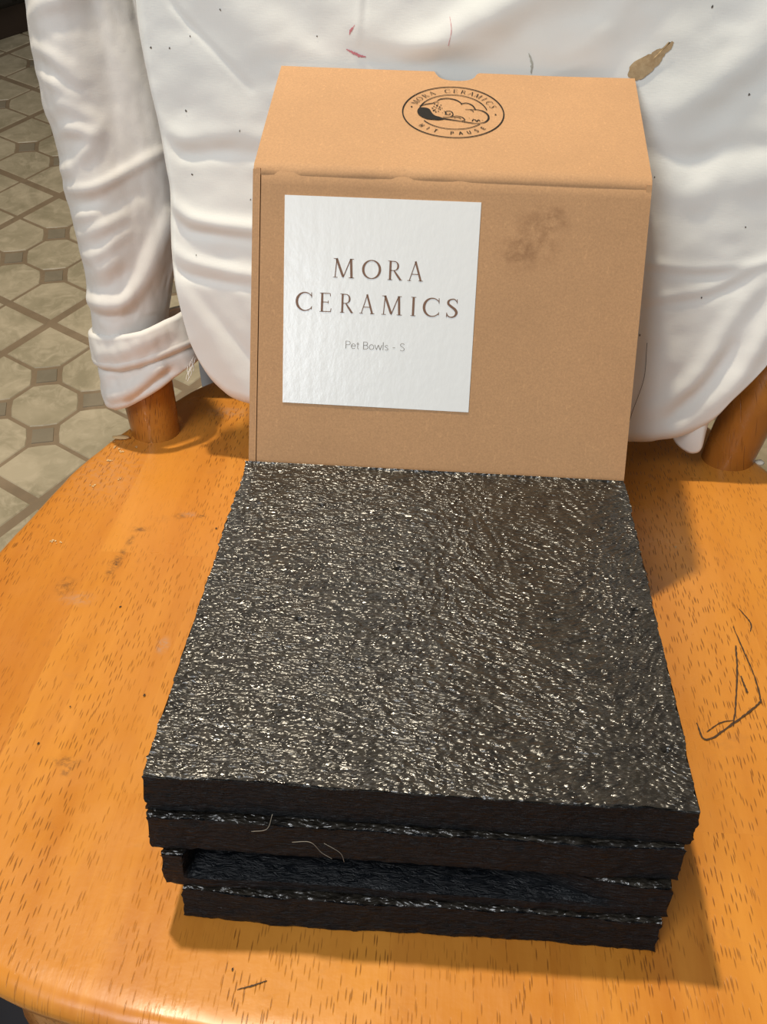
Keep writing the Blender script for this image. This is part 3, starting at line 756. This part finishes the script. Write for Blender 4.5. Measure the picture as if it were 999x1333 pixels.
st_(catmull(N_([(632, 486), (642, 474), (656, 476), (666, 486), (678, 474), (690, 482)]), 5), .02)
r_ = np.random.default_rng(5)
for a, b, s_ in ((352, 372, 10), (372, 384, 12), (392, 394, 12), (400, 378, 8), (366, 400, 9), (350, 392, 9), (410, 402, 7), (350, 420, 12), (366, 430, 10), (386, 426, 7), (340, 404, 9), (398, 410, 9), (430, 424, 7), (436, 446, 8), (416, 436, 5), (360, 416, 8), (378, 372, 8), (440, 436, 8), (612, 466, 4), (640, 470, 5), (708, 476, 4), (384, 406, 8)):
    th = np.linspace(0, 2*np.pi, 9)[:-1]; q = s_*.62*(.6+.8*r_.random(8))
    em.append(blob_poly([(a+k*np.cos(t), b+k*.55*np.sin(t)) for t, k in zip(th, q)]))
for a, b in ((186, 398), (802, 428)):
    em.append(blob_poly([(a+7*np.cos(t), b+4*np.sin(t)) for t in np.linspace(0, 2*np.pi, 8, endpoint=False)]))
def ring_text(txt, font, r0, h, a0, a1, down=False, wsc=1.0):
    n = len(txt)
    for i, ch in enumerate(txt):
        if ch == ' ': continue
        ang = math.radians(a0+(a1-a0)*i/(n-1)); adv, st = font(ch)
        def fn(V, ang=ang, adv=adv):
            lx_ = (V[:, 0]-adv/2)*h*wsc; ly_ = V[:, 1]*h
            if not down:
                rad = r0+ly_; return np.stack([rad*math.cos(ang)+lx_*math.sin(ang), rad*math.sin(ang)-lx_*math.cos(ang)], 1)
            rad = r0+h-ly_; return np.stack([rad*math.cos(ang)-lx_*math.sin(ang), rad*math.sin(ang)+lx_*math.cos(ang)], 1)
        em.extend(glyph([(p, np.asarray(w_)*1.0) for p, w_ in st], fn))
ring_text('MORA CERAMICS', SER, .750, .140, 157, 20)
ring_text('HIT PAUSE', lambda c: SAN(c, .15), .765, .105, 224, 316, True)
printed('emblem', em, INK, lid_o, onlid)

# ================================================================ WHITE GARMENT over the chair back
cloth = thing('white_garment', 'white cotton garment pulled over the chair back, one sleeve rolled at the cuff', 'clothing', (.1, .14, .024))
BY = .125
left = [(-.0619, .0814), (-.0679, .1036), (-.0714, .1253), (-.0722, .1489), (-.0715, .1719), (-.0736, .1875), (-.0767, .2093), (-.0814, .2326), (-.0854, .2573), (-.0869, .2774), (-.0874, .297), (-.0878, .335), (-.088, .37)]
bottom = [(-.0619, .0814), (-.0547, .0614), (-.0435, .0463), (-.0259, .0372), (.0251, .0314), (.1267, .0236), (.226, .0237), (.2466, .0259), (.261, .0294), (.2768, .0392), (.2868, .0532), (.2967, .0665), (.3058, .0806)]
right = [(.3058, .0806), (.3162, .1047), (.3185, .1426), (.3145, .1874), (.3047, .2501), (.2993, .2892), (.2965, .308), (.295, .34), (.294, .37)]
def resam(pts, n):
    P = catmull(pts, 10); d = np.r_[0, np.cumsum(np.hypot(*np.diff(P, axis=0).T))]; t = np.linspace(0, d[-1], n)
    return np.stack([np.interp(t, d, P[:, 0]), np.interp(t, d, P[:, 1])], 1)
NU, NV = 300, 260
Lc, Rc, Bc = resam(left, NV), resam(right, NV), resam(bottom, NU); Tc = np.linspace(Lc[-1], Rc[-1], NU)
u = np.linspace(0, 1, NU)[:, None, None]; v = np.linspace(0, 1, NV)[None, :, None]
coons = (1-v)*Bc[:, None]+v*Tc[:, None]+(1-u)*Lc[None]+u*Rc[None]-((1-u)*(1-v)*Bc[0]+u*(1-v)*Bc[-1]+(1-u)*v*Tc[0]+u*v*Tc[-1])
folds = [  # path, height, half width
 ([(-.0651, .2859), (-.0634, .2761), (-.0419, .2547), (-.0185, .2323)], -.0016, .0016),
 ([(.070, .2452), (.079, .2537), (.1016, .2674), (.1247, .2792), (.1514, .2924), (.18, .31)], .0085, .0085),
 ([(.0451, .2526), (.0675, .2450), (.0900, .2430), (.12, .246)], -.0060, .0050),
 ([(.062, .249), (.078, .2475), (.092, .2505)], -.0030, .0016),
 ([(.0442, .34), (.0442, .2892), (.0438, .2695), (.042, .2525)], .0011, .0016),
 ([(.0475, .34), (.0475, .2892), (.0470, .2695)], -.0009, .0012),
 ([(-.0788, .2123), (-.0611, .1955), (-.0368, .1973), (-.010, .1962)], -.0034, .0036),
 ([(-.0790, .2160), (-.0640, .2040), (-.0368, .2070), (-.010, .2062)], .0020, .0045),
 ([(-.0710, .1690), (-.0617, .1600), (-.0499, .1560), (-.0189, .1530), (.01, .151)], .0052, .0036),
 ([(-.0702, .1605), (-.0597, .1500), (-.042, .1475), (-.019, .1455)], -.0034, .0024),
 ([(-.0713, .1400), (-.0557, .1310), (-.0194, .1250), (.01, .123)], .0038, .0032),
 ([(-.0698, .1298), (-.0584, .1221), (-.0195, .1166)], -.0030, .0022),
 ([(-.0699, .1254), (-.0496, .0921), (-.0246, .0499), (-.01, .03)], .0042, .0060),
 ([(-.0641, .1232), (-.0397, .0925), (-.0178, .0684), (0, .05)], -.0022, .0030),
 ([(-.0300, .120), (-.0197, .1025), (-.01, .09)], .0020, .0040),
 ([(.2100, .1422), (.224, .1417), (.2498, .1396), (.2771, .1426), (.312, .149)], .0014, .0026),
 ([(.2150, .1390), (.2498, .1366), (.2771, .1388)], -.0015, .0026),
 ([(.2200, .1190), (.2338, .121), (.2632, .128), (.2821, .1401), (.31, .154)], .0016, .0028),
 ([(.2250, .1160), (.2632, .1236), (.285, .136)], -.0014, .0030),
 ([(.2177, .2074), (.2404, .204), (.2659, .2114), (.300, .208)], -.0022, .0050),
 ([(.2177, .190), (.2404, .185), (.2659, .193), (.300, .195)], .0026, .0070),
 ([(.2560, .0351), (.2812, .0601), (.2938, .084), (.3044, .1185), (.311, .15)], .0060, .0052),
 ([(.2400, .0500), (.2560, .0620), (.2700, .0850), (.2760, .1050), (.295, .135)], .0046, .0052),
 ([(.2500, .044), (.2700, .0681), (.2822, .0930)], -.0040, .0034),
 ([(.2196, .2265), (.2439, .2398), (.27, .2649), (.29, .30)], .0050, .0100),
 ([(.240, .222), (.265, .243), (.29, .265)], -.0030, .0070),
 ([(-.0531, .2543), (-.0315, .2217), (-.0136, .1964)], .0022, .0080),
 ([(.150, .2500), (.175, .2640), (.205, .300)], .0028, .0080),
 ([(.128, .2480), (.135, .270), (.150, .285)], -.0030, .0080),
 ([(-.060, .300), (-.020, .2700), (.015, .2450)], .0030, .0090),
 ([(.000, .300), (.012, .2700), (.030, .2480)], -.0020, .0070),
]
def body_d(x, s):
    x = np.asarray(x, float); s = np.asarray(s, float)
    d = .004*np.sin(np.pi*np.clip((x+.09)/.41, 0, 1))+.0028*fbm(x*11, s*9, 4.0, 2)+.0005*fbm(x*45, s*60, 9.0, 2)
    for P, h, w_ in folds:
        q, al = seg_dist(x, s, catmull(P, 4))
        d = d+.55*h*np.exp(-(q/(w_*1.35))**2)*np.sin(np.pi*np.clip(al*.86+.07, 0, 1))**.6
    # kept clear of the box lid that leans on it
    return d
X, S_ = coons[..., 0], coons[..., 1]
Uu = np.linspace(0, 1, NU)[:, None]; Vv = np.linspace(0, 1, NV)[None]
e = np.minimum(np.minimum(Uu, 1-Uu)*.38, Vv*.30)+0*X; r0 = .009
q = 1-np.clip(e/r0, 0, 1); edge = r0*1.1*(1-np.sqrt(np.clip(1-q*q, 0, 1)))
Db = body_d(X, S_)*(1-.6*q)-edge
lidzone = sstep(-.02, .01, X)*sstep(.225, .195, X)*sstep(.262, .246, S_)
Db = np.where(Db > .003, Db+(.003-Db)*lidzone, Db)
body = obj('body', plane(BY, X, S_, Db).reshape(-1, 3), grid_faces(NU, NV), COTTON, cloth)
mo = body.modifiers.new('cloth_thickness', 'SOLIDIFY'); mo.thickness = .0014; mo.offset = -1
# the garment's unseen back layer, added to block lamplight behind the posts, joined to the front over the top of the chair back
U_, V_ = np.meshgrid(np.linspace(0, 1, 60), np.linspace(0, 1, 40), indexing='ij')
xb = -.083+.378*U_; sb0 = .021+.055*sstep(.03, -.05, xb)+.03*sstep(.27, .30, xb); vb = np.clip(V_/.8, 0, 1); sbk = sb0+(.372-sb0)*vb
depb = -.078-.004*fbm(xb*20, sbk*12, 3.0)+.0
tb = np.clip((V_-.8)/.2, 0, 1); depb = depb*(1-tb)+.010*tb; sbk = sbk+.012*np.sin(np.pi*tb)-.004*tb
obj('back_layer', plane(BY, xb, sbk, depb).reshape(-1, 3), grid_faces(60, 40), COTTON, cloth)
def decal(name, poly, mat, label_=None, off=.0006):
    P = np.array(poly); c = P.mean(0); R_ = [c+(P-c)*t for t in (1, .66, .33)]; n = len(P)
    Q = np.concatenate(R_+[c[None]]); F = [(a*n+k, a*n+(k+1) % n, (a+1)*n+(k+1) % n, (a+1)*n+k) for a in range(2) for k in range(n)]+[(2*n+k, 2*n+(k+1) % n, 3*n) for k in range(n)]
    o = obj(name, plane(BY, Q[:, 0], Q[:, 1], body_d(Q[:, 0], Q[:, 1])+off), F, mat, cloth)
    if label_: o['label'] = label_
    return o
BRN = NT('brown_stain', .8); BRN.color(BRN.mix(BRN.ramp(BRN.noise(BRN.sc(), 260, 3, .7), [(.35, 0), (.7, 1)]), (.36, .245, .125), (.50, .37, .21)))
pat = catmull([(.1980, .2470), (.1990, .2528), (.2030, .2560), (.2082, .2585), (.2124, .2612), (.2160, .2622), (.2188, .2652), (.2210, .2652), (.2204, .2622), (.2178, .2594), (.2152, .2543), (.2118, .2508), (.2076, .2466), (.2044, .2448), (.2010, .2455)], 4, True)
r_ = np.random.default_rng(2); pat = pat+r_.normal(size=pat.shape)*.00022
decal('brown_stain', pat, BRN.m, 'brown leaf shaped stain on the cloth')
PINK = plain('pink_mark', (.62, .22, .25), .8); SPK = plain('dark_speck', (.10, .085, .07), .8); GRM = plain('grey_mark', (.42, .43, .38), .8)
def body_marks(name, parts, mat):
    V, F = merge(parts); o = obj(name, plane(BY, V[:, 0], V[:, 1], body_d(V[:, 0], V[:, 1])+.0005), F, mat, cloth)
    if 'speck' in name: o['kind'] = 'stuff'
for i, (p, w_) in enumerate([([(.0416, .2683), (.0396, .2658), (.0386, .2633)], [.0003, .0011, .0004]), ([(.0370, .2556), (.0406, .2541), (.0442, .2527), (.0482, .2519)], [.0004, .0012, .0016, .0004]), ([(.0951, .2743), (.0964, .2672), (.0951, .2592)], [.0002, .0003, .0002])]):
    body_marks('pink_mark', [ribbon2(p, w_, 8, .6, i)], PINK)
body_marks('grey_mark', [ribbon2([(.1409, .2570), (.1430, .2519), (.1430, .2466)], [.0004, .0014, .0005], 6, .6, 3)], GRM)
spk = [(-.0351, .2738), (-.0534, .2596), (-.0658, .2531), (-.0771, .2527), (-.0555, .1829), (-.0582, .219), (-.0544, .1351), (-.0254, .2091), (.2398, .2839), (.2679, .2394), (.2778, .166), (.2584, .1226), (.2236, .0978), (.2201, .1924), (-.02, .17), (.02, .262)]
body_marks('dirt_speck', [b for i, p in enumerate(spk) for b in blobs([p, p], 2, .00015, .00055, 70+i)], SPK)
body_marks('loose_thread', [ribbon2([(.2290, .0930), (.2300, .0700), (.2255, .0480), (.2230, .0330)], .0003, 8)], SPK)

# hanging corner of the garment beside the right post
tip = [(.2540, .036), (.2560, .0285), (.2595, .0225), (.2645, .0190), (.2700, .0178), (.2750, .0215), (.2775, .033), (.2800, .046)]
tc = resam(tip, 40); top_c = np.linspace((.2545, .052), (.2830, .064), 40)
vv_ = np.linspace(0, 1, 24)[None, :, None]; TP = tc[:, None]*(1-vv_)+top_c[:, None]*vv_
uu_ = np.linspace(0, 1, 40)[:, None]; v1 = np.linspace(0, 1, 24)[None]
dd_ = -.004-.007*(np.abs(uu_*2-1))**2.5-.005*(1-v1)**3+.0030*np.exp(-((uu_-.55)/.12)**2)*(1-v1)-.0030*np.exp(-((uu_-.25)/.10)**2)
tp = obj('hanging_corner', plane(BY, TP[..., 0], TP[..., 1], dd_).reshape(-1, 3), grid_faces(40, 24), COTTON, cloth)
mo = tp.modifiers.new('cloth_thickness', 'SOLIDIFY'); mo.thickness = .0014; mo.offset = -1

# sleeve: a tube round the left post
SY = .155
sL = [(-.1315, .062), (-.1318, .0763), (-.1327, .099), (-.1352, .1191), (-.139, .1352), (-.1428, .1616), (-.1463, .1895), (-.1515, .208), (-.1548, .2344), (-.1566, .2546), (-.1568, .271), (-.1571, .2916), (-.174, .37)]
sR = [(-.0860, .062), (-.0850, .0785), (-.0810, .1013), (-.076, .1217), (-.0728, .138), (-.0731, .1644), (-.0762, .1922), (-.0797, .2106), (-.0854, .2368), (-.09, .2567), (-.0932, .273), (-.0956, .2933), (-.113, .37)]
NS, NTH = 240, 150
ss = np.linspace(.062, .37, NS); xl = np.interp(ss, [p[1] for p in sL], [p[0] for p in sL]); xr = np.interp(ss, [p[1] for p in sR], [p[0] for p in sR])
k5 = np.ones(9)/9; xl = np.convolve(np.pad(xl, 4, 'edge'), k5, 'valid'); xr = np.convolve(np.pad(xr, 4, 'edge'), k5, 'valid')
th = np.linspace(0, 2*np.pi, NTH, endpoint=False)
TH_, SS = np.meshgrid(th, ss, indexing='ij'); cx = (xl+xr)/2; hw = (xr-xl)/2
sfolds = [([(-.150, .262), (-.138, .268), (-.120, .275)], .0035, .0040), ([(-.148, .245), (-.134, .240), (-.122, .228)], .0038, .0036), ([(-.147, .231), (-.135, .226), (-.124, .219)], .0030, .0030),
  ([(-.140, .212), (-.128, .214), (-.112, .206)], .0036, .0034), ([(-.140, .196), (-.128, .201), (-.115, .199)], .0026, .0030), ([(-.138, .176), (-.122, .186), (-.112, .200)], .0036, .0036),
  ([(-.133, .165), (-.115, .168), (-.100, .176), (-.080, .188)], .0042, .0026), ([(-.132, .155), (-.112, .159), (-.092, .163)], -.0026, .0040), ([(-.133, .148), (-.118, .153), (-.105, .162)], .0026, .0030),
  ([(-.132, .136), (-.115, .143), (-.102, .150)], .0030, .0030), ([(-.130, .124), (-.116, .128), (-.100, .140)], .0028, .0028), ([(-.128, .112), (-.112, .119), (-.102, .128)], .0022, .0028),
  ([(-.131, .095), (-.118, .0955), (-.104, .097), (-.094, .108), (-.084, .130), (-.076, .150)], .0070, .0038), ([(-.128, .086), (-.110, .087), (-.098, .0895)], -.0030, .0030), ([(-.126, .104), (-.112, .108), (-.102, .117)], -.0024, .0030),
  ([(-.112, .285), (-.108, .24), (-.104, .20), (-.101, .17)], -.0030, .0060), ([(-.150, .29), (-.135, .283), (-.115, .285)], .0030, .0045)]
Xs = cx[None]+hw[None]*np.cos(TH_); front_ = sstep(-.1, .5, -np.sin(TH_)*-1)
rad = np.zeros_like(Xs)
for P, h, w_ in sfolds:
    q, al = seg_dist(Xs, SS, catmull(P, 4)); rad += .6*h*np.exp(-(q/(w_*1.3))**2)*np.sin(np.pi*np.clip(al*.8+.1, 0, 1))**.5
rad = rad*sstep(0, .6, np.sin(TH_))+.0009*fbm(np.cos(TH_)*2.5+3, SS*38, np.sin(TH_)*2.5, 3)+.0012*fbm(np.cos(TH_)*1.2, SS*80+9, np.sin(TH_)*1.2, 2)*sstep(.5, -.6, np.cos(TH_))
dep = .0292
rad = np.where(SS < .088, np.clip(rad, -.0006, 0), rad)
Xs2 = cx[None]+(hw[None]+rad*.6)*np.cos(TH_); Ds = (dep+rad)*np.sin(TH_)+.004*sstep(.088, .115, SS)*np.exp(-((np.cos(TH_)+.45)/.35)**2)*sstep(0, .5, np.sin(TH_))-.0070*(.35+.65*sstep(.085, .14, SS))*sstep(-.15, .55, np.cos(TH_))*sstep(0, .4, np.sin(TH_))
sv = obj('sleeve', plane(SY, Xs2, SS, Ds).reshape(-1, 3), grid_faces(NTH, NS, True), COTTON2, cloth)
mo = sv.modifiers.new('cloth_thickness', 'SOLIDIFY'); mo.thickness = .0012; mo.offset = -1
# rolled cuff
def curve(pts): P = np.array(pts); return lambda x: np.interp(x, P[:, 0], P[:, 1])
ctop = curve([(-.134, .0724), (-.1316, .0727), (-.1136, .0746), (-.0925, .0787), (-.0709, .087), (-.06, .0905)])
cmid = curve([(-.134, .0530), (-.1309, .0531), (-.1097, .0546), (-.0882, .061), (-.0659, .0685), (-.055, .072)])
cbot = curve([(-.1295, .0300), (-.1270, .0250), (-.1225, .0220), (-.1180, .0225), (-.1033, .0284), (-.0829, .0409), (-.0676, .0514), (-.0601, .056)])
NC = 90; TH2, VC = np.meshgrid(th, np.linspace(0, 1, NC), indexing='ij')
# v=1 top rim. centre and half width drift to the lower left, wider at the right of the cuff
lft = np.interp(VC, [0, .25, .6, 1], [-.1280, -.1300, -.1328, -.1345]); rgt = np.interp(VC, [0, .4, 1], [-.0615, -.0640, -.0700])
cxx = (lft+rgt)/2; hww = (rgt-lft)/2
Xc = cxx+hww*np.cos(TH2)
s_top, s_bot, s_mid = ctop(Xc), cbot(Xc), cmid(Xc)
Sc = s_bot+(s_top-s_bot)*VC
rc = .0022*np.exp(-((Sc-s_mid)/.0020)**2)-.0022*np.exp(-((Sc-s_mid+.0042)/.0026)**2)-.0022*sstep(.004, -.002, Sc-s_mid)
rc += .0011*fbm(np.cos(TH2)*3+8, Sc*50, np.sin(TH2)*3, 3)
for P, h, w_ in [([(-.118, .032), (-.100, .040), (-.082, .056)], .0028, .0040), ([(-.104, .030), (-.092, .041), (-.078, .050)], -.0030, .0040), ([(-.122, .026), (-.128, .034)], .0025, .0030), ([(-.120, .062), (-.100, .068), (-.080, .078)], .0016, .0050), ([(-.115, .045), (-.095, .050)], -.0016, .0040)]:
    q, al = seg_dist(Xc, Sc, catmull(P, 4) if len(P) > 2 else P); rc += h*np.exp(-(q/w_)**2)*sstep(0, .5, np.sin(TH2))
depc = .0318-.002*(1-VC)
# rim turned in at the top and bottom
rim = -.0022*sstep(.04, 0, VC)-.0016*sstep(.96, 1, VC)
cu = obj('cuff', plane(SY, cxx+(hww+rc*.5+rim)*np.cos(TH2), Sc, (depc+rc+rim)*np.sin(TH2)).reshape(-1, 3), grid_faces(NTH, NC, True), COTTON2, cloth)
mo = cu.modifiers.new('cloth_thickness', 'SOLIDIFY'); mo.thickness = .0018; mo.offset = -1
fr = []
for k in range(9):
    a = np.array([-.0665+.0006*k, .0545+.0012*k]); A = [plane(SY-.018, *(a+np.array([.0012*math.sin(k*2+j), -.0024*j])), .001*j) for j in range(4)]
    fr.append(lathe(catmull(A, 4), np.full(13, .00022), 5))
V, F = merge(fr); obj('frayed_thread', V, F, COTTON2, cloth)
# lining tail that hangs down behind the seat
tl = plain('blue_grey_lining', (.42, .45, .50), .85)
lp = catmull([(.214, .062), (.245, .044), (.272, .030), (.287, .014), (.2925, -.012), (.294, -.055)], 6)
lu, lv = np.meshgrid(np.linspace(0, 1, 44), np.linspace(0, 1, len(lp)), indexing='ij')
k_l = np.round(lv*(len(lp)-1)).astype(int)
lY, lZ = lp[k_l, 0], lp[k_l, 1]
lX = -.094+.060*lu+.0014*fbm(lu*6, lv*3, 2.0)
lZ = lZ-(.010*(np.abs(lu*2-1))**2.5)*np.clip(1.6-np.abs(lv-.4)*3, 0, 1)+.0016*np.sin(lu*26)*lv; lY = lY+.0020*np.sin(lu*21+2)*lv
o = obj('lining', np.stack([lX, lY, lZ], -1).reshape(-1, 3), grid_faces(44, len(lp)), tl, cloth); o['label'] = 'blue grey lining edge hanging behind the seat'
m2 = o.modifiers.new('cloth_thickness', 'SOLIDIFY'); m2.thickness = .0012

# near-black mound added for an unidentified dark area under the chair front
U_, V_ = np.meshgrid(np.linspace(0, 1, 60, endpoint=False)*2*np.pi, np.linspace(0, 1, 24), indexing='ij')
rb = np.sin(V_*np.pi/2*1.0)*(1+.10*fbm(np.cos(U_)*2+4, np.sin(U_)*2, 1.0)); hb = .055*np.cos(V_*np.pi/2)**.7*(1+.3*fbm(np.cos(U_)*V_*3+7, np.sin(U_)*V_*3, 2.0))
bw = np.stack([-.28+.135*rb*np.cos(U_), -.14+.20*rb*np.sin(U_), FLOOR_Z+.0016+hb], -1)
o = raw('dark_mound', bw.reshape(-1, 3), grid_faces(60, 24, True), plain('blue_black_mound', (.006, .0065, .011), .9), None, (-.28, -.14, FLOOR_Z+.0016), True)
o['label'] = 'unidentified blue black mound added on the floor under the chair front'; o['category'] = 'cloth'
